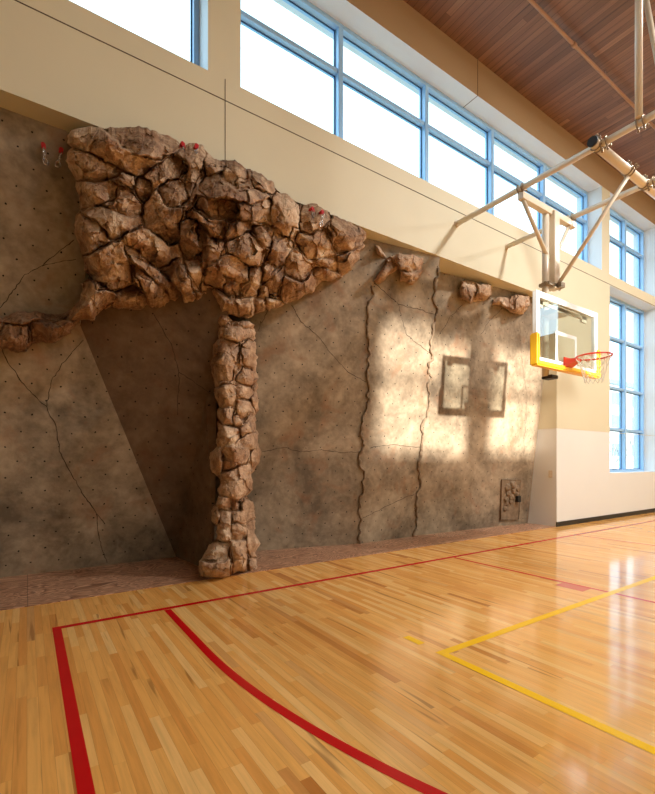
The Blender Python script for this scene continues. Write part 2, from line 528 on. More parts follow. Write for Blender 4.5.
P5bl = Vector((P4br.x - 0.02, P4br.y + 0.05, 0))
P5br = Vector((9.81, 6.02, 0))
P5tr = Vector((9.81, 5.45, ZS))

def panel(pts, right, mat='panel'):
    """flat (or gently warped) panel, subdivided, with metre UVs and a little thickness behind"""
    bm = bmesh.new()
    v = [bm.verts.new(p) for p in pts]
    f = bm.faces.new(v)
    f.normal_update()
    n = f.normal.copy()
    if n.y > 0:
        f.normal_flip(); n = -n
    if len(pts) > 4: pass
    bmesh.ops.triangulate(bm, faces=bm.faces[:])
    uvl = bm.loops.layers.uv.new('UVMap')
    hx = Vector((0, 0, 1)).cross(n).normalized()
    hy = n.cross(hx)
    for f in bm.faces:
        for lp in f.loops:
            lp[uvl].uv = (lp.vert.co.dot(hx), lp.vert.co.dot(hy))
    return from_bm('climbing_panel', bm, M[mat], cw), n
B1L = Vector((-3.0, 6.87, 0))
T1L = Vector((-3.0, 6.87 - 0.251 * ZS, ZS)); T1R = Vector((0.75, 6.87 - 0.251 * ZS, ZS))
pan1, _ = panel([B1L, B0 + Vector((0, -0.03, 0)), A1, Vector((0.53, 6.87 - 0.251 * 3.3, 3.3)), T1R, T1L], 1)
E2 = on_plane_xz(2.15, 3.85, A1, n2)
A2 = on_plane_xz(0.62, 3.7, A1, n2)
CX = on_plane_xz(2.14, C.z, A1, n2)
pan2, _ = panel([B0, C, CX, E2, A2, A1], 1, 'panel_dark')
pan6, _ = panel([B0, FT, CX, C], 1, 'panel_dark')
P3tl = on_plane_xz(2.0, ZS, B0, n3)
pan3, _ = panel([B0 + (P3br - B0) * 0.1, P3br, P3tr, P3tl], 1)
pan4, _ = panel([P3br, P4br, P4tr, P3tr], 1)
pan5, _ = panel([P5bl, P5br, P5tr, P5tl], 1)
# little side face where the fourth panel stands proud of the fifth
from_data('side_return', [P4br, P5bl + Vector((0.05, 0.1, 0)), P5tl + Vector((0, 0.1, 0)), P4tr], [(0, 1, 2, 3)], M['panel'], cw)

n5 = (P5br - P5bl).cross(P5tl - P5bl).normalized()
n4 = (P4br - P3br).cross(P4tr - P3br).normalized()
PL = {1: (p1, n1), 2: (A1, n2), 3: (B0, n3), 4: (P3br, n4), 5: (P5bl, n5)}
PANEL = {1: pan1, 2: pan2, 3: pan3, 4: pan4, 5: pan5, 6: pan6}

# bvh for exact placing on the panels
from mathutils.bvhtree import BVHTree
def bvh_of(objs):
    vs, fs = [], []
    for o in objs:
        k = len(vs)
        vs += [v.co.copy() for v in o.data.vertices]
        fs += [tuple(i + k for i in p.vertices) for p in o.data.polygons]
    return BVHTree.FromPolygons(vs, fs)
BV = bvh_of(PANEL.values())
def ray_panel(u, v):
    dx, dy = dxy(u)
    d = Vector((dx, dy, 462 - v)).normalized()
    loc, nor, i, dist = BV.ray_cast(Vector((0, 0, H)), d)
    if loc is None: return None, None
    if nor.y > 0: nor = -nor
    return loc, nor

def crack(k, px, w=0.011):
    w = w * 0.75
    pts = []
    for (a, b) in zip(px[:-1], px[1:]):
        m = max(2, int(math.hypot(b[0]-a[0], b[1]-a[1]) / 3))
        for i in range(m):
            s = i / m
            pts.append((a[0] + (b[0]-a[0]) * s + rng.uniform(-.7, .7), a[1] + (b[1]-a[1]) * s + rng.uniform(-.7, .7)))
    pts.append(px[-1])
    P, N = [], []
    for u, v in pts:
        p, n = ray_panel(u, v)
        if p is None: continue
        P.append(p + n * 0.003); N.append(n)
    vs, fs = [], []
    for i, p in enumerate(P):
        d = (P[min(i+1, len(P)-1)] - P[max(i-1, 0)]).normalized()
        s = d.cross(N[i]).normalized() * w * 0.5 * rng.uniform(0.55, 1.25)
        vs += [p + s, p - s]
        if i: fs.append((2*i-2, 2*i-1, 2*i+1, 2*i))
    o = from_data('crack', vs, fs, M['crack'])
    o.parent = PANEL[k]
    return o
def cr(pts, x0, y0, s): return [(x0 + x / s, y0 + y / s) for x, y in pts]
crack(1, cr([(0,150),(20,195),(60,250),(108,297),(130,340),(140,400),(165,450),(200,510),(245,570)], 0, 280, 2.336), 0.014)
crack(1, cr([(108,297),(120,235),(150,190),(195,140)], 0, 280, 2.336))
crack(1, cr([(225,545),(230,600),(250,660)], 0, 280, 2.336))
crack(1, cr([(0,620),(70,525),(120,498),(210,425)], 0, 90, 2.836))
crack(1, cr([(120,498),(215,480)], 0, 90, 2.836), 0.008)
crack(2, cr([(360,80),(400,150),(418,215),(470,250),(490,265)], 0, 280, 2.336), 0.012)
crack(2, cr([(418,215),(415,315)], 0, 280, 2.336))
crack(3, [(292,305),(301,322),(318,336),(330,352),(348,372),(366,382)], 0.012)
crack(3, [(262,452),(285,447),(300,452),(325,450),(345,453),(362,451)])
crack(3, [(258,330),(268,310),(275,303)])
crack(4, cr([(60,130),(120,185),(165,195),(215,212)], 350, 230, 2.481), 0.014)
crack(4, cr([(120,185),(140,260),(205,310)], 350, 230, 2.481))
crack(4, cr([(50,540),(100,533),(180,540)], 350, 230, 2.481), 0.014)
crack(4, cr([(30,715),(100,680),(160,655)], 350, 230, 2.481))
crack(5, cr([(218,265),(250,215),(280,185)], 350, 230, 2.481))
crack(5, cr([(325,260),(345,225),(385,190)], 350, 230, 2.481))
crack(5, cr([(420,230),(425,320),(440,420),(430,560)], 350, 230, 2.481), 0.008)

# ------------------------------------------------------------------ numpy noise
def _hash(ix, iy, seed):
    h = (ix.astype(np.int64) * 374761393 + iy.astype(np.int64) * 668265263 + seed * 974634777) & 0x7fffffff
    h = ((h ^ (h >> 13)) * 1274126177) & 0x7fffffff
    return ((h ^ (h >> 16)) & 0xffff) / 65535.0
def vnoise(x, y, seed=0):
    ix, iy = np.floor(x), np.floor(y)
    fx, fy = x - ix, y - iy
    fx, fy = fx*fx*(3-2*fx), fy*fy*(3-2*fy)
    a, b = _hash(ix, iy, seed), _hash(ix+1, iy, seed)
    c, d = _hash(ix, iy+1, seed), _hash(ix+1, iy+1, seed)
    return (a*(1-fx)+b*fx)*(1-fy) + (c*(1-fx)+d*fx)*fy - 0.5
def fbm(x, y, seed=0, o=4):
    s, amp = 0, 1
    for k in range(o):
        s = s + amp * vnoise(x * 2**k, y * 2**k, seed + k)
        amp *= 0.5
    return s
def voro(x, y, seed):
    """F1, F2 and cell hash"""
    ix, iy = np.floor(x), np.floor(y)
    f1 = np.full(x.shape, 9.0); f2 = np.full(x.shape, 9.0); hid = np.zeros(x.shape); ox = np.zeros(x.shape); oy = np.zeros(x.shape)
    for dx in (-1, 0, 1):
        for dy in (-1, 0, 1):
            cx, cy = ix + dx, iy + dy
            px, py = cx + _hash(cx, cy, seed), cy + _hash(cx, cy, seed + 5)
            d = np.hypot(px - x, py - y)
            h = _hash(cx, cy, seed + 9)
            closer = d < f1
            f2 = np.where(closer, f1, np.minimum(f2, d))
            hid = np.where(closer, h, hid)
            ox = np.where(closer, x - px, ox); oy = np.where(closer, y - py, oy)
            f1 = np.where(closer, d, f1)
    return f1, f2, hid, ox, oy

def poly_dist(px, py, poly):
    """signed distance, positive inside"""
    inside = np.zeros(px.shape, bool)
    d = np.full(px.shape, 1e9)
    n = len(poly)
    for i in range(n):
        x0, y0 = poly[i]; x1, y1 = poly[(i + 1) % n]
        ex, ey = x1 - x0, y1 - y0
        t = np.clip(((px - x0) * ex + (py - y0) * ey) / (ex*ex + ey*ey + 1e-9), 0, 1)
        d = np.minimum(d, np.hypot(px - x0 - t*ex, py - y0 - t*ey))
        c = ((y0 > py) != (y1 > py)) & (px < (x1 - x0) * (py - y0) / (y1 - y0 + 1e-12) + x0)
        inside ^= c
    return np.where(inside, d, -d)

def sstep(x, a, b):
    t = np.clip((x - a) / (b - a), 0, 1); return t*t*(3 - 2*t)
# ------------------------------------------------------------------ sculpted rock
STEP = 0.5
class Rock:
    """a mass of interlocking blocks. The survey gives each block's outline; depth is modelled, blocks get rounded,
    faceted and fissured faces and real flanks that run back into the mass."""
    def __init__(s, root, polys, macro, mat, seed, pad=10, flank=0.32, grv=(0.07, 0.17), chipk=1.0, fk=1.0, close=12):
        s.root, s.macro, s.mat, s.seed, s.flank = root, macro, mat, seed, flank
        xs = [p[0] for q in polys for p in q['p']]; ys = [p[1] for q in polys for p in q['p']]
        s.u0, s.v0 = min(xs) - pad, min(ys) - pad
        nu, nv = int((max(xs) - s.u0 + pad) / STEP) + 1, int((max(ys) - s.v0 + pad) / STEP) + 1
        U, V = np.meshgrid(s.u0 + np.arange(nu) * STEP, s.v0 + np.arange(nv) * STEP, indexing='ij')
        s.U, s.V = U, V
        wu = U + fbm(U/7, V/7, seed, 3) * 3.0
        wv = V + fbm(U/7, V/7, seed + 50, 3) * 3.0
        r = np.random.RandomState(seed)
        s.label = np.full(U.shape, -1); best = np.full(U.shape, 0.0)
        dist = []
        for k, q in enumerate(polys):
            d = poly_dist(wu, wv, q['p'])
            dist.append(d)
            m = d > best
            s.label[m] = k; best[m] = d[m]
        union = s.label >= 0
        # close the joints between blocks for the core
        def shift(m, dx, dy):
            o = np.zeros_like(m)
            a, b = m.shape
            o[max(dx,0):a+min(dx,0), max(dy,0):b+min(dy,0)] = m[max(-dx,0):a+min(-dx,0), max(-dy,0):b+min(-dy,0)]
            return o
        def dil(m, k):
            for _ in range(k):
                m = m | shift(m,1,0) | shift(m,-1,0) | shift(m,0,1) | shift(m,0,-1)
            return m
        closed = ~dil(~dil(union, close), close)
        # distance to outer outline (in steps), for rounding the whole mass
        s.outd = np.zeros(U.shape)
        m = closed.copy()
        for k in range(60):
            s.outd[m] = k + 1
            m = ~dil(~m, 1)
            if not m.any(): break
        s.outd = s.outd * STEP
        Y0 = macro(U, V, s.outd)
        s.objs = []
        # give the narrow joints to the nearest block
        lab = s.label.copy()
        for _ in range(40):
            todo = closed & (lab < 0)
            if not todo.any(): break
            for dx, dy in ((1,0),(-1,0),(0,1),(0,-1)):
                sh = np.roll(np.roll(lab, dx, 0), dy, 1)
                hit = closed & (lab < 0) & (sh >= 0)
                lab[hit] = sh[hit]
        sub1, sub2, subh, ox, oy = voro(wu / 12.0, wv / 14.0, seed + 3)
        an = subh * 6.28 * 5
        chip = (np.cos(an) * ox + np.sin(an) * oy) * 0.065
        q1, q2, qh, ox, oy = voro(wu / 5.0, wv / 6.0, seed + 8)
        an = qh * 6.28 * 5
        chip = chip + (np.cos(an) * ox + np.sin(an) * oy) * 0.018
        gap = sub2 - sub1
        fiss = np.clip(0.05 - gap, 0, .05) * 0.8 * sstep(fbm(U/12, V/12, seed + 600, 2), 0.0, 0.3)
        groove = grv[0] + grv[1] * sstep(fbm(U/13, V/13, seed + 900, 2), -0.18, 0.28)
        UP = np.zeros(U.shape); DD = np.zeros(U.shape)
        for k, q in enumerate(polys):
            p = np.array(q['p']); c = p.mean(0)
            m = lab == k
            if m.sum() < 12: continue
            d = np.abs(dist[k])
            inr = dist[k][m].max()
            lift = (q.get('l', 0.13) * 1.2 + r.uniform(-.03, .03)) * fk
            x, y = (U - c[0]) / (inr + 3), (V - c[1]) / (inr + 3)
            fc = np.full(U.shape, 9.0)
            nf = q.get('f', 5)
            a0 = r.uniform(0, 6.28)
            for i in range(nf):
                a = a0 + 6.28 * i / nf + r.uniform(-.4, .4)
                g = r.uniform(.06, .28)
                fc = np.minimum(fc, r.uniform(.0, .07) - g * (x * math.cos(a) + y * math.sin(a)))
            fc = fc - fc[m].mean()
            fc = 0.13 * np.tanh(fc / 0.13) * fk
            tx, ty = q.get('t', (r.uniform(-.05, .05) * fk, r.uniform(-.09, .05) * fk))
            up = lift + fc + tx * x + ty * y
            up = up + fbm(wu / 16, wv / 16, seed + k, 4) * 0.045 + chip * chipk - fiss
            UP[m] = up[m]; DD[m] = d[m]
        W = (lab >= 0).astype(float)
        def blur(a, n):
            for _ in range(n):
                for ax in (0, 1):
                    a = (np.roll(a, 1, ax) + a + np.roll(a, -1, ax)) / 3
            return a
        sm = blur(UP * W, 4) / np.maximum(blur(W, 4), 1e-3)
        w1 = sstep(DD, 0.0, 1.6)
        pr = np.sqrt(np.clip(1 - (1 - np.clip(DD / 1.7, 0, 1))**2, 0, 1))
        UP = UP * w1 + sm * (1 - w1) - groove * (1 - pr)
        UP = UP + fbm(wu / 2.6, wv / 2.6, seed + 300, 3) * 0.012
        UP = np.clip(UP, -0.15, 0.8)
        s.Y = Y0 - UP
        s.lab = lab
        for k in range(len(polys)):
            m = lab == k
            if m.sum() < 12: continue
            s.objs.append(s.mesh('boulder', closed, s.Y, mat, only=k))
        s.mesh('rock_core', closed, Y0 + 0.16 + 0 * U, M['core'], back=True)
    def pos(s, Y, idx):
        U, V = s.U.ravel()[idx], s.V.ravel()[idx]
        a = U - 327.5
        dx, dy = CT*a + ST*F, -ST*a + CT*F
        t = Y / dy
        z = H + (462 - V) * t
        low = z < 0.0                                 # nothing sinks below the floor
        t = np.where(low & (V > 463), H / np.maximum(V - 462, 1e-3), t)
        return np.stack([dx*t, dy*t, np.maximum(H + (462 - V)*t, 0.0)], 1)
    def mesh(s, name, m, Y, mat, back=False, only=None):
        cell = m[:-1,:-1] & m[1:,:-1] & m[:-1,1:] & m[1:,1:]
        if only is not None: cell = cell & (s.lab[:-1,:-1] == only)
        nv = m.shape[1]
        ii, jj = np.nonzero(cell)
        a = ii*nv + jj; b = (ii+1)*nv + jj; c = (ii+1)*nv + jj+1; d = ii*nv + jj+1
        used = np.unique(np.concatenate([a,b,c,d]))
        mp = np.full(m.size, -1); mp[used] = np.arange(len(used))
        front = s.pos(Y.ravel()[used], used)
        n = len(used)
        # flanks run back (and slightly upwards/rightwards are not needed: the mass backs on to the wall)
        backp = s.pos(Y.ravel()[used] + s.flank, used)
        q = np.stack([mp[a], mp[d], mp[c], mp[b]], 1)
        faces = [tuple(f) for f in q[:, ::-1].tolist()]
        edges = {}
        for f in faces:
            for i in range(4):
                e = (f[i], f[(i+1) % 4])
                edges[e] = 1
        border = [e for e in edges if (e[1], e[0]) not in edges]
        bverts = sorted({i for e in border for i in e})
        if back:
            faces += [tuple(x + n for x in f[::-1]) for f in faces]
            verts = np.concatenate([front, backp])
            bm_ = {i: i + n for i in bverts}
        else:
            verts = np.concatenate([front, backp[bverts]])
            bm_ = {i: n + k for k, i in enumerate(bverts)}
        faces += [(e[1], e[0], bm_[e[0]], bm_[e[1]]) for e in border]
        return from_data(name, verts.tolist(), faces, mat, s.root, smooth=True)
    def point(s, u, v):
        i = int(round((u - s.u0)/STEP)); j = int(round((v - s.v0)/STEP))
        y = s.Y[i-2:i+3, j-2:j+3].min()
        return at_y(u, v, y)

def P(pts, x0, y0, sc, **k):
    d = dict(p=[(x0 + x/sc, y0 + y/sc) for x, y in pts]); d.update(k); return d
A_ = (50, 110, 3.275); B_ = (150, 130, 5.038); D_ = (160, 220, 5.458); R_ = (230, 170, 4.367); G_ = (0, 90, 2.836)
main = [
 P([(160,52),(290,52),(345,68),(420,95),(432,118),(410,140),(350,160),(290,150),(235,118),(200,85)], *A_, l=.2, t=(0,.16), r=8, c=.5),
 P([(58,75),(75,62),(160,52),(200,85),(235,118),(290,150),(350,160),(410,140),(340,180),(300,212),(283,218),(200,175),(130,140),(70,125),(55,105)], *A_, l=.26, t=(0,-.16), r=5, c=.4),
 P([(60,128),(130,143),(190,170),(240,200),(235,222),(200,225),(150,240),(85,230),(55,190),(52,155)], *A_),
 P([(190,182),(275,215),(278,250),(255,252),(212,228),(235,222)], *A_, l=.16, t=(0,.06)),
 P([(85,232),(150,242),(200,228),(225,250),(215,290),(160,310),(100,325),(90,270)], *A_),
 P([(225,250),(250,252),(300,310),(300,340),(260,350),(220,330),(215,290)], *A_),
 P([(95,332),(165,312),(218,332),(262,352),(302,342),(300,380),(240,410),(210,425),(180,400),(150,360)], *A_),
 P([(95,335),(150,362),(180,402),(205,428),(140,465),(100,480),(85,420),(82,350)], *A_),
 P([(105,485),(145,465),(210,432),(235,430),(250,470),(265,530),(270,570),(200,590),(140,560),(110,520)], *A_, l=.2, r=9),
 P([(283,220),(300,218),(330,235),(335,270),(305,308),(275,260)], *A_, l=.08),
 P([(300,212),(350,172),(410,148),(440,165),(450,200),(420,225),(380,232),(350,255),(335,262),(330,235),(310,222)], *A_),
 P([(432,120),(470,105),(500,120),(507,150),(490,210),(470,260),(452,290),(442,240),(452,200),(440,165),(412,147)], *A_, l=.17),
 P([(380,234),(420,228),(440,242),(450,292),(430,318),(390,322),(365,290),(352,258)], *A_),
 P([(305,310),(335,272),(350,258),(365,292),(388,325),(435,325),(425,370),(425,430),(400,440),(350,410),(310,390),(305,330)], *A_),
 P([(240,412),(305,385),(350,412),(400,442),(425,440),(430,485),(400,495),(350,520),(320,500),(290,460),(250,440)], *A_, l=.2, r=8, c=.5),
 P([(235,432),(250,442),(290,462),(320,502),(365,530),(430,600),(438,635),(410,640),(370,580),(340,560),(300,520),(270,500),(255,470)], *A_, l=.18),
 P([(258,480),(275,505),(300,525),(340,562),(370,585),(408,640),(330,652),(310,600),(280,550)], *A_, l=.14),
 P([(352,522),(400,497),(430,488),(450,540),(470,590),(478,628),(440,636),(430,598),(390,550)], *A_, l=.17),
 P([(435,490),(490,488),(500,540),(495,590),(470,570),(450,530)], *A_, l=.15),
 P([(472,592),(497,592),(505,625),(480,630)], *A_, l=.08),
 P([(100,565),(140,562),(150,590),(205,592),(240,600),(200,630),(155,650),(150,688),(80,690),(50,690),(40,662),(60,655),(95,630),(105,590)], *A_, l=.14, r=7),
 P([(205,595),(270,572),(310,602),(330,652),(230,655),(170,652),(200,632)], *A_, l=.05),
 P([(275,115),(300,125),(355,150),(385,150),(375,200),(330,215),(280,225),(270,190)], *B_),
 P([(385,148),(430,150),(480,190),(500,240),(440,240),(430,285),(380,250),(370,205)], *B_),
 P([(480,192),(560,215),(620,265),(638,300),(620,330),(560,310),(520,290),(500,240)], *B_, l=.16),
 P([(270,235),(330,220),(370,210),(380,255),(430,290),(520,295),(610,335),(590,355),(510,372),(440,355),(380,335),(330,345),(270,330),(240,300)], *B_, l=.22, t=(0,.09)),
 P([(520,375),(600,345),(612,400),(612,490),(560,470),(500,455),(440,445),(450,400),(440,360)], *B_, l=.17),
 P([(275,340),(330,350),(345,395),(340,440),(290,430),(225,385),(240,345)], *B_, l=.06),
 P([(330,350),(380,340),(435,362),(445,400),(430,445),(390,450),(345,440),(345,395)], *B_, l=.07),
 P([(175,415),(215,390),(260,425),(300,460),(360,465),(380,540),(330,560),(270,470),(230,450),(180,440)], *B_, l=.18),
 P([(155,460),(185,442),(225,455),(235,540),(270,600),(220,650),(160,660),(145,560),(145,500)], *B_, l=.13),
 P([(235,455),(270,480),(330,565),(375,550),(380,620),(345,690),(300,690),(260,650),(240,545)], *B_, l=.13),
 P([(395,470),(440,450),(500,460),(512,500),(470,530),(385,560),(370,530),(385,500)], *B_, l=.18),
 dict(p=[(226,241),(249,232),(258,241),(263,250),(262,258),(259,266),(250,267),(243,262),(235,256),(228,254)], l=.2),
 P([(510,490),(560,480),(612,545),(615,590),(580,590),(540,545)], *B_, l=.17),
 P([(560,480),(612,492),(622,540),(612,543)], *B_, l=.08),
 P([(245,300),(290,215),(340,190),(400,190),(450,222),(480,260),(480,330),(430,350),(400,320),(350,300),(345,380),(300,370),(250,350)], *D_, l=.22, r=9, c=.4),
 P([(350,300),(400,322),(440,350),(430,415),(380,420),(350,390)], *D_, l=.14),
 P([(440,345),(480,330),(485,262),(540,255),(558,285),(540,340),(520,415),(455,420)], *D_, l=.16),
 P([(240,385),(300,375),(350,392),(380,430),(440,425),(515,425),(515,530),(480,545),(430,530),(380,515),(320,520),(315,460),(280,440),(240,440)], *D_, l=.13),
 P([(225,180),(290,200),(280,218),(242,292),(230,262)], *D_, l=.1),
 P([(545,255),(600,190),(655,240),(610,290),(605,350),(540,345),(560,285)], *D_, l=.1),
 P([(525,420),(545,350),(605,358),(600,420),(580,440)], *D_, l=.1),
 P([(525,430),(580,445),(575,500),(520,520)], *D_, l=.11),
 P([(180,130),(205,90),(250,105),(300,150),(312,200),(300,260),(275,250),(260,300),(230,290),(200,250),(180,260)], *R_, l=.18, r=8, c=.5),
 P([(180,262),(230,290),(275,320),(270,350),(240,400),(200,430),(160,470),(140,420),(170,360),(185,320)], *R_, l=.12),
 P([(312,135),(360,140),(430,175),(440,220),(410,250),(350,280),(300,270),(312,210)], *R_, l=.17, t=(0,.09)),
 P([(440,190),(480,205),(600,260),(600,300),(550,350),(470,370),(450,340),(465,290),(440,240)], *R_, l=.2, r=8, c=.6),
 P([(300,275),(350,285),(410,258),(440,300),(440,345),(460,370),(380,390),(320,370),(285,320)], *R_, l=.14),
 P([(470,375),(550,350),(590,330),(560,390),(530,440),(500,460),(475,440),(465,400)], *R_, l=.14),
 P([(380,392),(465,375),(470,440),(440,435),(400,420),(370,410)], *R_, l=.12),
 P([(240,405),(270,350),(320,375),(350,410),(355,440),(330,490),(280,480),(235,460)], *R_, l=.13),
 P([(360,430),(400,425),(470,445),(500,462),(440,485),(380,490)], *R_, l=.12),
 P([(235,465),(280,485),(330,490),(355,445),(380,500),(360,540),(240,590),(215,560),(230,510)], *R_, l=.18),
 P([(160,475),(200,435),(238,410),(235,460),(210,550),(185,545),(140,510)], *R_, l=.14),
 P([(105,560),(150,560),(160,610),(110,630)], *R_, l=.1),
 P([(160,555),(215,560),(235,590),(165,620)], *R_, l=.1),
 P([(0,640),(60,628),(150,632),(205,628),(200,646),(150,652),(100,655),(78,662),(-20,660),(-20,642)], *G_, l=.2, t=(0,.08)),
 P([(-20,662),(78,664),(80,745),(40,745),(-20,720)], *G_, l=.2),
 P([(82,664),(100,658),(190,652),(215,662),(200,690),(160,715),(90,722)], *G_, l=.16),
]
def macro_main(U, V, od):
    y = 5.12 + 0.32 * sstep(V, 215, 300)
    y = y - 0.22 * np.exp(-((U - 225)/45)**2 - ((V - 215)/60)**2)
    y = y + 0.10 * sstep(U, 270, 360)
    y = y + 0.38 * (1 - sstep(U, 40, 95)) * sstep(V, 270, 315) 
    y = y + 0.05 * (1 - sstep(U, 60, 110))
    y = y + 0.12 * fbm(U / 38, V / 34, 5, 2)
    y = y + 0.30 * (1 - np.clip(od / 16, 0, 1))**2
    return y
over = tag(empty('rock_overhang', (3.0, 5.6, 3.3)), 'huge jutting brown boulder overhang on the upper left of the climbing wall', 'rock formation')
RK = Rock(over, main, macro_main, M['rock'], 11)

P1_ = (190, 310, 5.675); P2_ = (190, 445, 5.675)
pill = [
 P([(160,25),(215,25),(225,60),(195,90),(160,92)], *P1_, l=.1),
 P([(230,62),(290,60),(340,60),(365,85),(360,98),(290,95),(230,95)], *P1_, l=.12),
 P([(160,95),(190,95),(190,170),(155,165)], *P1_, l=.08),
 P([(195,97),(290,98),(370,100),(378,165),(330,165),(270,180),(195,170)], *P1_, l=.13),
 P([(150,172),(195,172),(270,185),(280,240),(250,320),(240,400),(210,430),(140,430),(130,340),(160,240),(120,270),(125,200)], *P1_, l=.18, r=7),
 P([(115,270),(158,245),(130,340),(138,430),(120,380)], *P1_, l=.05),
 P([(285,190),(330,170),(378,190),(382,345),(350,340),(300,305),(285,250)], *P1_, l=.17),
 P([(260,370),(300,320),(350,345),(382,350),(385,400),(340,430),(290,420),(255,400)], *P1_, l=.12),
 P([(140,435),(235,430),(265,490),(265,545),(165,550),(140,500)], *P1_, l=.14),
 P([(240,430),(290,425),(345,432),(360,480),(350,510),(290,495),(265,480)], *P1_, l=.12),
 P([(355,440),(380,405),(390,500),(385,560),(375,600),(350,520)], *P1_, l=.1),
 P([(270,500),(350,515),(375,600),(330,590),(300,640),(270,620)], *P1_, l=.13),
 P([(150,560),(265,555),(245,600),(240,660),(190,650),(150,610)], *P1_, l=.12),
 P([(245,600),(295,590),(300,650),(270,665),(245,655)], *P1_, l=.15),
 P([(150,615),(190,655),(270,670),(290,730),(230,793),(150,793)], *P1_, l=.15),
 P([(300,650),(370,600),(385,690),(330,700),(295,730),(275,670)], *P1_, l=.12),
 P([(290,730),(330,702),(390,690),(395,793),(235,793)], *P1_, l=.13),
 P([(110,50),(150,15),(175,20),(175,170),(130,165),(108,110)], *P2_, l=.1, r=6),
 P([(150,10),(235,4),(330,4),(345,60),(320,95),(250,130),(178,150),(178,20)], *P2_, l=.16, r=7),
 P([(345,4),(400,20),(400,90),(370,150),(350,130),(348,60)], *P2_, l=.09),
 P([(165,160),(250,132),(340,100),(355,180),(350,260),(280,310),(230,300),(165,290)], *P2_, l=.17, r=7),
 P([(155,295),(225,298),(230,370),(190,350),(145,335)], *P2_, l=.2),
 P([(235,385),(285,375),(295,305),(360,310),(370,405),(300,450),(240,440)], *P2_, l=.18, r=7),
 P([(232,305),(285,320),(285,372),(235,378)], *P2_, l=.05),
 P([(130,345),(165,350),(165,440),(145,470),(120,440)], *P2_, l=.1),
 P([(170,360),(230,375),(235,540),(195,545),(150,545),(150,450),(168,440)], *P2_, l=.12),
 P([(232,445),(300,452),(325,470),(320,535),(230,535)], *P2_, l=.14),
 P([(328,440),(365,420),(375,500),(400,560),(370,600),(375,640),(335,640),(325,540)], *P2_, l=.12),
 P([(330,645),(375,645),(378,712),(335,720)], *P2_, l=.12),
 P([(235,542),(325,540),(325,715),(240,735)], *P2_, l=.18, r=4, f=4),
 P([(60,655),(100,560),(130,547),(228,548),(225,640),(195,658)], *P2_, l=.06),
 P([(45,755),(50,662),(195,664),(225,645),(230,745),(170,757)], *P2_, l=.22, r=4, f=4),
]
def macro_pill(U, V, od):
    c = 234 - 8 * sstep(V, 520, 575)
    w = 22 + 9 * sstep(V, 520, 575)
    y = 5.40 + 0.22 * np.clip(np.abs(U - c) / w, 0, 1.3)**2 - 0.10 * sstep(V, 500, 570)
    y = y + 0.12 * (1 - np.clip(od / 8, 0, 1))**2
    return y
pillar = tag(empty('rock_pillar', (2.15, 5.55, 0)), 'craggy tan rock column standing on the floor below the big overhang', 'rock pillar')
RP = Rock(pillar, pill, macro_pill, M['rock_tan'], 23, flank=0.45, grv=(0.05, 0.12), chipk=0.6, fk=0.6, close=9)

def panel_depth_fn(off):
    def f(U, V, od):
        Y = np.zeros(U.shape)
        for i in range(0, U.shape[0]):
            for j in range(0, U.shape[1]):
                if i % 4 == 0 and j % 4 == 0:
                    p, n = ray_panel(U[i, j], V[i, j])
                    Y[i, j] = p.y if p is not None else 5.6
                else:
                    Y[i, j] = Y[i - i % 4, j - j % 4]
        return Y - off + 0.10 * (1 - np.clip(od / 5, 0, 1))**2
    return f
C_ = (350, 230, 2.481)
small1 = [P([(95,62),(140,60),(180,68),(182,95),(150,108),(120,95)], *C_, l=.16), P([(120,97),(150,110),(182,97),(175,120),(150,137),(128,128)], *C_, l=.12),
          P([(60,132),(75,102),(95,64),(120,97),(100,110),(75,135)], *C_, l=.12), P([(58,30),(72,38),(95,62),(82,74),(66,54)], *C_, l=.06)]
small2 = [P([(268,150),(280,127),(310,125),(315,150),(300,182),(275,172)], *C_, l=.13), P([(312,128),(348,140),(350,162),(330,178),(302,182),(316,152)], *C_, l=.12),
          P([(346,175),(370,165),(400,165),(395,195),(375,187),(350,187)], *C_, l=.1), P([(400,160),(445,158),(448,185),(435,210),(395,205),(388,195)], *C_, l=.13)]
r1 = tag(empty('rock_hold', at_y(395, 268, 5.4)), 'tan rock knob high on the narrow panel right of the overhang', 'rock hold')
r2 = tag(empty('rock_hold', at_y(492, 295, 5.5)), 'pair of joined rock lumps at the top of the panel behind the backboard', 'rock hold')
K1 = Rock(r1, small1, panel_depth_fn(0.06), M['rock_tan'], 31, flank=0.16, grv=(0.04, 0.08), fk=0.7, close=4)
K2 = Rock(r2, small2, panel_depth_fn(0.06), M['rock_tan'], 37, flank=0.16, grv=(0.04, 0.08), fk=0.7, close=4)

# lumpy seams between the panels
def seam(px, base, seed):
    r = random.Random(seed)
    pts = []
    for a, b in zip(px[:-1], px[1:]):
        m = int(math.hypot(b[0]-a[0], b[1]-a[1]) / 1.6)
        for i in range(m):
            s = i / m
            pts.append((a[0]+(b[0]-a[0])*s, a[1]+(b[1]-a[1])*s))
    pts.append(px[-1])
    cs, rs = [], []
    for i, (u, v) in enumerate(pts):
        k = np.array([i / 6.0])
        wob = float(fbm(k, k*0 + seed, seed, 3)[0]) * 6.0
        p, n = ray_panel(u + wob - 1.0, v)
        if p is None:
            continue
        cs.append(p + n * 0.015)
        rs.append(base * (0.65 + 1.6 * abs(float(fbm(k * 1.7, k*0 + 9, seed + 4, 3)[0])) + r.uniform(-.1, .1)))
    bm = bmesh.new()
    path_tube(bm, cs, rs, 9)
    for w in bm.verts:
        w.co += Vector((r.uniform(-1, 1), r.uniform(-1, 1), r.uniform(-1, 1))) * base * 0.6
    return from_bm('seam_ridge', bm, M['seam'], cw, True)
seam([(372,286),(370,300),(369,345),(366,372),(369,400),(364,430),(361,470),(363,500),(360.5,543)], 0.018, 3)
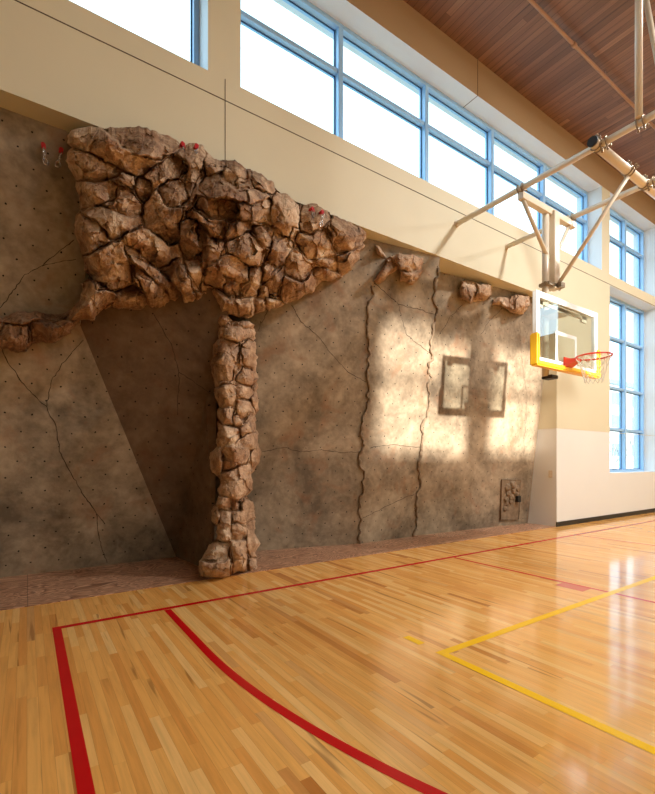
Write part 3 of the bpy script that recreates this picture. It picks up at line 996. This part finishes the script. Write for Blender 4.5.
seam([(438.5,262),(436,300),(434,340),(428,370),(429,395),(423,430),(419,470),(415.5,505),(413,535.5)], 0.018, 5)

# ------------------------------------------------------------------ small things on the climbing wall
def anchor(u, v, p, lean, label):
    root = tag(empty('belay_anchor', p), label, 'climbing anchor')
    bm = bmesh.new()
    up = Vector((0, 0, 1)); side = Vector((1, 0, 0)); out = Vector((0, -1, 0))
    c = p + out * 0.05
    tube(bm, c - out * 0.06, c + out * 0.012, 0.020, 0.018, 12)
    a = [c + side*(-.022) + out*.014, c + side*.022 + out*.014, c + side*(.018+lean*.02) - up*.06 + out*.03, c + side*(-.018+lean*.02) - up*.06 + out*.03]
    vv = [bm.verts.new(q) for q in a] + [bm.verts.new(q + out*.008) for q in a]
    for f in ((0,1,2,3),(7,6,5,4),(0,4,5,1),(1,5,6,2),(2,6,7,3),(3,7,4,0)): bm.faces.new([vv[i] for i in f])
    from_bm('hanger', bm, M['red'], root)
    q = c - up * 0.05 + out * 0.03
    for k in range(4):
        cen = q + (Vector((lean * 0.5, 0, -1)).normalized()) * (0.018 + k * 0.026)
        bm = bmesh.new()
        d = Vector((lean * 0.5, 0, -1)).normalized()
        s = side if k % 2 else (side * 0.3 + out).normalized()
        ring = [cen + d * (0.018 * math.cos(t)) + s * (0.013 * math.sin(t)) for t in np.linspace(0, 2*PI, 14)[:-1]]
        path_tube(bm, ring, 0.0055, 6, closed=True)
        from_bm('chain_link', bm, M['steel'], root, True)
    bm = bmesh.new()
    cen = q + d * 0.145
    ring = [cen + d * (0.034 * math.cos(t)) + side * (0.022 * math.sin(t)) for t in np.linspace(0, 2*PI, 18)[:-1]]
    path_tube(bm, ring, 0.008, 6, closed=True)
    from_bm('carabiner', bm, M['steel'], root, True)
for u, v, lean, lab in ((43, 147, .3, 'red belay anchor on the flat panel at far left, left of its pair'),
                        (61, 152, -.45, 'red belay anchor on the flat panel just left of the big overhang')):
    p, n = ray_panel(u, v); anchor(u, v, p, lean, lab)
for u, v, lean, lab in ((181, 146, .3, 'red belay anchor on top of the overhang boulder, left of its pair'),
                        (195, 148, -.45, 'red belay anchor on top of the overhang boulder, right of its pair'),
                        (310, 210, .3, 'red belay anchor on the right end of the overhang, left of its pair'),
                        (320, 213, -.45, 'red belay anchor on the right end of the overhang, right of its pair')):
    anchor(u, v, RK.point(u, v), lean, lab)

# carved plaque near the foot of the last panel
pts = [ray_panel(u, v)[0] for u, v in ((499.5,519),(517.5,519),(519.5,479.5),(501,479.5))]
nn = ray_panel(508, 500)[1]
root = tag(empty('carved_plaque', pts[0]), 'rectangular carved rock plaque low on the right panel', 'plaque')
vs = [p + nn * 0.03 for p in pts] + [p - nn * 0.01 for p in pts]
o = from_data('plate', vs, [(0,1,2,3),(0,4,5,1),(1,5,6,2),(2,6,7,3),(3,7,4,0)], M['seam'], root)
bm = bmesh.new()
for i in range(4):
    path_tube(bm, [vs[i] + nn * 0.002, vs[(i+1) % 4] + nn * 0.002], 0.008, 6)
from_bm('plate_edge', bm, M['seam'], root)
for (u, v, s) in ((506.5,487,.085),(511.5,484.5,.09),(516,488,.075),(512,490.5,.08),(507,493,.07),(515,493.5,.07),(510.5,496.5,.08),(504.8,499,.07),(509.5,501,.065),(505,503,.06),(504,508,.06),(513.5,486.5,.06)):
    p = ray_panel(u, v)[0] + nn * 0.03
    bm = bmesh.new()
    bmesh.ops.create_icosphere(bm, subdivisions=3, radius=s)
    for w in bm.verts:
        k = w.co.normalized()
        w.co *= 1 + 0.25 * math.sin(5*k.x + u) * math.cos(4*k.z + v) + 0.1 * math.sin(11*k.y + u)
        w.co.y *= 0.55
        w.co += p
    from_bm('rock_knob', bm, M['seam'], root, True)
p = ray_panel(515.8, 498.5)[0] + nn * 0.05
bbox_obj('black_box', p.x - .06, p.x + .06, p.y - .05, p.y + .04, p.z - .07, p.z + .07, M['black'], root, 0.01)

# plywood landing along the foot
bm = bmesh.new()
vs = [Vector((-3.0, 5.37, .004)), Vector((9.81, 5.345, .004)), Vector((9.81, 6.05, .004)), P4br + Vector((0, .03, .004)), P3br + Vector((0, .03, .004)), B0 + Vector((0, .03, .004)), Vector((-3.0, 6.9, .004))]
lo = [bm.verts.new((p.x, p.y, 0.0)) for p in vs]; hi = [bm.verts.new((p.x, p.y, 0.006)) for p in vs]
bm.faces.new(hi); bm.faces.new(lo[::-1])
for i in range(len(vs)):
    j = (i + 1) % len(vs); bm.faces.new((lo[i], lo[j], hi[j], hi[i]))
tag(from_bm('plywood_strip', bm, M['ply']), 'brown plywood strip on the floor along the foot of the climbing wall', 'plywood')

# switch plate on the recess return
sp = Vector((9.81, 5.47, 1.18))
root = tag(empty('wall_outlet', sp), 'ivory outlet plate on the white return beside the climbing wall', 'outlet')
bbox_obj('cover_plate', 9.802, 9.81, 5.425, 5.515, 1.10, 1.26, M['plate'], root, 0.003, 1)
bbox_obj('socket', 9.799, 9.803, 5.45, 5.49, 1.19, 1.235, M['pipe'], root)
bbox_obj('socket', 9.799, 9.803, 5.45, 5.49, 1.125, 1.17, M['pipe'], root)

# ------------------------------------------------------------------ basketball backstop
bs_ = tag(empty('basketball_backstop', (RX, 4.0, 5.7)), 'ceiling and wall hung basketball hoop with glass backboard on cream pipes', 'basketball hoop')
ZP = 5.76
XA, XB_ = 6.44, 7.95
def pipe(name, a, b, r, mat='pipe', n=20, parent=bs_):
    bm = bmesh.new(); tube(bm, a, b, r, n=n)
    return from_bm(name, bm, M[mat], parent)
def flange(p, r=0.085):
    return pipe('wall_flange', p, Vector(p) + Vector((0, -0.02, 0)), r)
for x in (XA, XB_):
    pipe('support_pipe', (x, YW, ZP), (x, -2.5, ZP), 0.045)
    flange((x, YW, ZP), 0.06)
# big cross pipe, in front of and just under the two rails
cp = pipe('cross_pipe', (6.32, 2.94, ZP + 0.01), (9.9, 2.94, ZP + 0.01 ), 0.062)
cap = pipe('end_cap', (6.295, 2.94, ZP + 0.01), (6.325, 2.94, ZP + 0.01), 0.066, 'black', parent=None)
cap.parent = cp
def ubolt(p, axis, r, name='clamp', parent=bs_):
    """two U-bolts and a saddle round a pipe at p"""
    p = Vector(p); axis = Vector(axis).normalized()
    a = axis.orthogonal().normalized(); b = axis.cross(a)
    bm = bmesh.new()
    for s in (-.035, .035):
        ring = [p + axis*s + (a*math.cos(t) + b*math.sin(t)) * (r + .008) for t in np.linspace(0, 2*PI, 20)[:-1]]
        path_tube(bm, ring, 0.009, 6, closed=True)
        for e in (-1, 1):
            q = p + axis*s + a*(r+.008)*e
            tube(bm, q, q + b*(r+.05), 0.008, n=6)
            tube(bm, q + b*(r+.02), q + b*(r+.04), 0.017, n=6)
    return from_bm(name, bm, M['pipe_dark'], parent)
for x in (XA, XB_):
    ubolt((x, 2.85, ZP), (0, 1, 0), 0.05); ubolt((x + 0.0, 2.94, ZP + .01), (1, 0, 0), 0.064)
# hangers from the roof
for (y0, y1, zt) in ((2.42, 2.42, ZC), ):
    pipe('hanger_pipe', (XA - .06, y0, ZP + .03), (XA - .06, y1, zt), 0.042)
hb0 = at_y(646, 0, 2.94); hb1 = at_y(655.5, 50, 2.94)
dd = (hb1 - hb0)
k_top = (ZC - hb0.z) / dd.z
k_bot = (ZP - hb0.z) / dd.z
pipe('hanger_brace', hb0 + dd * k_top, hb0 + dd * k_bot, 0.040)
ubolt((XA, 2.42, ZP), (0, 1, 0), 0.05)
# crossbar, mast, braces
YM = 4.07
bbox_obj('crossbar', XA - .01, XB_ + .10, YM - .05, YM + .05, ZP - .17, ZP - .06, M['pipe'], bs_, 0.008)
for x in (XA, XB_):
    ubolt((x, YM, ZP), (0, 1, 0), 0.048)
pipe('mast_pipe', (7.18, YM + .02, 2.88), (7.18, YM + .02, ZP - .1), 0.055)
bbox_obj('mast_tube', 7.27, 7.43, YM - .09, YM + .03, 4.35, ZP - .1, M['pipe'], bs_, 0.012)
for x in (XA + .05, XB_ - .05):
    pipe('side_brace', (x, YM, ZP - .15), (7.32 + (.06 if x > 7.2 else -.09), YM, 4.85), 0.033)
kb0 = Vector((7.38, 2.94, ZP - .07)); kb1 = Vector((7.40, YM - .06, 4.42))
pipe('knee_brace', kb0, kb1, 0.031)
ubolt((7.38, 2.94, ZP + .01), (1, 0, 0), 0.064)
bm = bmesh.new(); box(bm, 7.10, 7.44, YM - .09, YM + .09, 4.38, 4.43); box(bm, 7.34, 7.46, YM - .16, YM - .05, 4.37, 4.45)
tube(bm, (7.06, YM - .04, 4.40), (7.52, YM - .04, 4.40), .03, n=10)
from_bm('mast_clamp', bm, M['pipe_dark'], bs_)
# backboard
YBD = 3.75
X0, X1, Z0, Z1 = 6.32, 8.20, 2.95, 4.03
board = bbox_obj('backboard', X0 + .05, X1 - .05, YBD, YBD + .014, Z0 + .05, Z1 - .05, M['boardglass'], bs_)
board['label'] = 'clear glass backboard'
def sub(name, bm, mat):
    o = from_bm(name, bm, mat); o.parent = board
    return o
bm = bmesh.new(); w = .085
for a in ((X0, X1, Z0, Z0 + w), (X0, X1, Z1 - w, Z1), (X0, X0 + w, Z0 + w, Z1 - w), (X1 - w, X1, Z0 + w, Z1 - w)):
    box(bm, a[0], a[1], YBD - .012, YBD + .05, a[2], a[3])
sub('board_frame', bm, M['boardwhite'])
bm = bmesh.new(); t0 = .055
for a in ((6.87, 7.51, 3.46, 3.46 + t0), (6.87, 7.51, 2.99, 2.99 + t0), (6.87, 6.87 + t0, 2.99 + t0, 3.46), (7.51 - t0, 7.51, 2.99 + t0, 3.46)):
    box(bm, a[0], a[1], YBD - .004, YBD - .001, a[2], a[3])
sub('target_square', bm, M['boardwhite'])
bm = bmesh.new(); pw = .065
box(bm, X0 - .03, X1 + .03, YBD - .06, YBD + .08, Z0 - .05, Z0 + .03)
bmesh.ops.bevel(bm, geom=bm.edges[:], offset=.022, segments=3, affect='EDGES')
b2 = bmesh.new()
for x in (X0 - .04, X1 - .045):
    vv = box(b2, x, x + pw, YBD - .062, YBD + .082, Z0 - .052, Z0 + .44)
bmesh.ops.bevel(b2, geom=b2.edges[:], offset=.022, segments=3, affect='EDGES')
me_ = bpy.data.meshes.new('tmp'); b2.to_mesh(me_); b2.free(); bm.from_mesh(me_); bpy.data.meshes.remove(me_)
sub('edge_padding', bm, M['yellow_pad'])
bm = bmesh.new()
box(bm, 7.02, 7.36, YBD + .05, YM, 3.02, 3.1)
from_bm('lower_bracket', bm, M['pipe'], bs_); bm = bmesh.new()
box(bm, 7.02, 7.36, YBD + .05, YM, 3.85, 3.93)
box(bm, 6.45, 7.95, YBD + .05, YBD + .09, 3.88, 3.93)
box(bm, 6.45, 6.6, YBD + .05, YBD + .09, 3.83, 3.97); box(bm, 7.8, 7.95, YBD + .05, YBD + .09, 3.83, 3.97)
from_bm('board_mount', bm, M['pipe'], bs_)
bbox_obj('motor_foot', 7.16, 7.36, YM - .1, YM + .08, 2.84, 2.90, M['black'], bs_, .01)
# rim
RZ = 3.07; RR = 0.24
bm = bmesh.new()
path_tube(bm, [(RX + RR*math.cos(t), RY + RR*math.sin(t), RZ) for t in np.linspace(0, 2*PI, 49)[:-1]], 0.013, 10, closed=True)
for k in range(12):
    t = 2*PI*(k + .5)/12
    c = Vector((RX + RR*math.cos(t), RY + RR*math.sin(t), RZ - .012))
    tg = Vector((-math.sin(t), math.cos(t), 0)) * .022
    path_tube(bm, [c - tg, c - tg*.5 - Vector((0,0,.02)), c + tg*.5 - Vector((0,0,.02)), c + tg], .004, 5)
rim = from_bm('rim', bm, M['rim'], bs_, True)
rim['label'] = 'orange-red hoop rim'
bm = bmesh.new()
box(bm, RX - .11, RX + .11, YBD - .035, YBD - .013, RZ - .12, RZ + .05)
vv = [(RX-.10, YBD-.03, RZ+.02), (RX+.10, YBD-.03, RZ+.02), (RX+.075, RY+RR-.02, RZ+.01), (RX-.075, RY+RR-.02, RZ+.01),
      (RX-.10, YBD-.03, RZ-.11), (RX+.10, YBD-.03, RZ-.11), (RX+.075, RY+RR-.02, RZ-.02), (RX-.075, RY+RR-.02, RZ-.02)]
q = [bm.verts.new(p) for p in vv]
for f in ((0,1,2,3),(7,6,5,4),(0,4,5,1),(1,5,6,2),(2,6,7,3),(3,7,4,0)): bm.faces.new([q[i] for i in f])
o = from_bm('rim_bracket', bm, M['rim']); o.parent = rim
bm = bmesh.new()
def npt(k, lev):
    tt = lev / 6
    r = RR * (1 - .5 * tt**.7)
    a = 2*PI*(k + .5 * (lev % 2))/12
    return Vector((RX + r*math.cos(a), RY + r*math.sin(a), RZ - .02 - .38*tt))
for lev in range(6):
    for k in range(12):
        a = npt(k, lev)
        for kk in ((k, k - 1) if lev % 2 == 0 else (k, k + 1)):
            tube(bm, a, npt(kk, lev + 1), .0035, n=5, cap=False)
o = from_bm('net', bm, M['net']); o.parent = rim

# thin pipe under the ceiling
yy = 4.08; zz = 8.90
root = tag(empty('ceiling_pipe', (8.5, yy, zz)), 'thin tan sprinkler pipe running under the plank ceiling', 'pipe')
pipe('pipe_run', (XL, yy, zz), (XR, yy, zz), 0.028, 'sprinkler', parent=root)
for k in range(7):
    x = -3.6 + 2.92 * k
    pipe('coupling', (x - .04, yy, zz), (x + .04, yy, zz), 0.042, 'sprinkler', parent=root)
    pipe('hanger_rod', (x + 1.2, yy, zz), (x + 1.2, yy, ZC), 0.007, 'sprinkler', parent=root, n=8)

# ------------------------------------------------------------------ outside the tall window
M['ground'] = plain('winter ground', srgb(150,150,140), 0.9, var=.2, scale=.3)
M['bldg'] = plain('pale building cladding', srgb(214,214,208), 0.7, var=.03)
M['bldg_dark'] = plain('building glazing', srgb(120,150,170), 0.2)
M['bark'] = plain('grey bark', srgb(176,168,160), 0.9, var=.1)
bm = bmesh.new(); box(bm, -60, 160, 7.55, 160, -0.7, -0.3)
tag(from_bm('ground', bm, M['ground']), kind='structure')
broot = tag(empty('building', (80, 36, -.3)), 'pale low building outside beyond the tall window', 'building')
bbox_obj('building_wall', 55, 130, 36, 60, -.3, 15.0, M['bldg'], broot)
bbox_obj('roof_edge', 54.5, 130.5, 35.5, 60.5, 15.0, 15.7, M['bldg_dark'], broot)
for k in range(8):
    for z in (2.5, 7.5, 11.5):
        bbox_obj('building_window', 60 + k*8, 65 + k*8, 35.9, 36.0, z, z + 2.2, M['bldg_dark'], broot)
def tree(x, y, h, seed, label):
    r = random.Random(seed)
    root = tag(empty('bare_tree', (x, y, -.3)), label, 'tree')
    bm = bmesh.new()
    def grow(p, d, l, rad, lev):
        e = p + d * l
        tube(bm, p, e, rad, rad * .65, n=6, cap=False)
        if lev == 0: return
        for _ in range(3 if lev > 1 else 2):
            nd_ = (d + Vector((r.uniform(-.7,.7), r.uniform(-.7,.7), r.uniform(-.1,.6)))).normalized()
            grow(p + d * l * r.uniform(.5, 1), nd_, l * r.uniform(.55, .8), rad * .6, lev - 1)
    grow(Vector((x, y, -.3)), Vector((0, 0, 1)), h * .35, h * .014, 5)
    from_bm('branches', bm, M['bark'], root)
tree(27.2, 11.5, 4.6, 3, 'thin bare winter tree outside, left in the tall window')
tree(34.0, 13.0, 5.0, 8, 'bare winter tree outside, right in the tall window')

# ------------------------------------------------------------------ light
w = bpy.data.worlds.new('World'); S.world = w
w.use_nodes = True
bg = w.node_tree.nodes['Background']
bg.inputs[0].default_value = (0.62, 0.86, 1.0, 1)
bg.inputs[1].default_value = 3.2
def lamp(name, kind, loc, energy, color, **k):
    d = bpy.data.lights.new(name, kind)
    d.energy = energy; d.color = color
    for a, b in k.items(): setattr(d, a, b)
    o = bpy.data.objects.new(name, d); COL.objects.link(o)
    o.location = loc
    return o
sun = lamp('sun', 'SUN', (3, -20, 12), 10.0, (1.0, 0.95, 0.86), angle=math.radians(1.5))
sun.rotation_euler = SUN.to_track_quat('-Z', 'Y').to_euler()
WARM = (1.0, 0.985, 0.95)
for x, y, e in ((9.0, 0.0, 580), (3.4, -1.5, 90), (15.0, 0.0, 370), (9.0, -5.5, 260)):
    o = lamp('gym_lamp', 'AREA', (x, y, 8.98), e, WARM, shape='DISK', size=0.7)

# ------------------------------------------------------------------ camera
cam = bpy.data.cameras.new('camera')
cam.sensor_fit = 'HORIZONTAL'; cam.sensor_width = 36
cam.lens = 36 * F / 655
cam.shift_y = 65 / 655
cam.clip_end = 500
co = bpy.data.objects.new('camera', cam); COL.objects.link(co)
co.location = (0, 0, H)
co.rotation_euler = (PI/2, 0, -TH)
S.camera = co
vs_ = S.view_settings
vs_.view_transform = 'Standard'; vs_.look = 'None'; vs_.exposure = 0.14; vs_.gamma = 1.0; vs_.use_curve_mapping = False
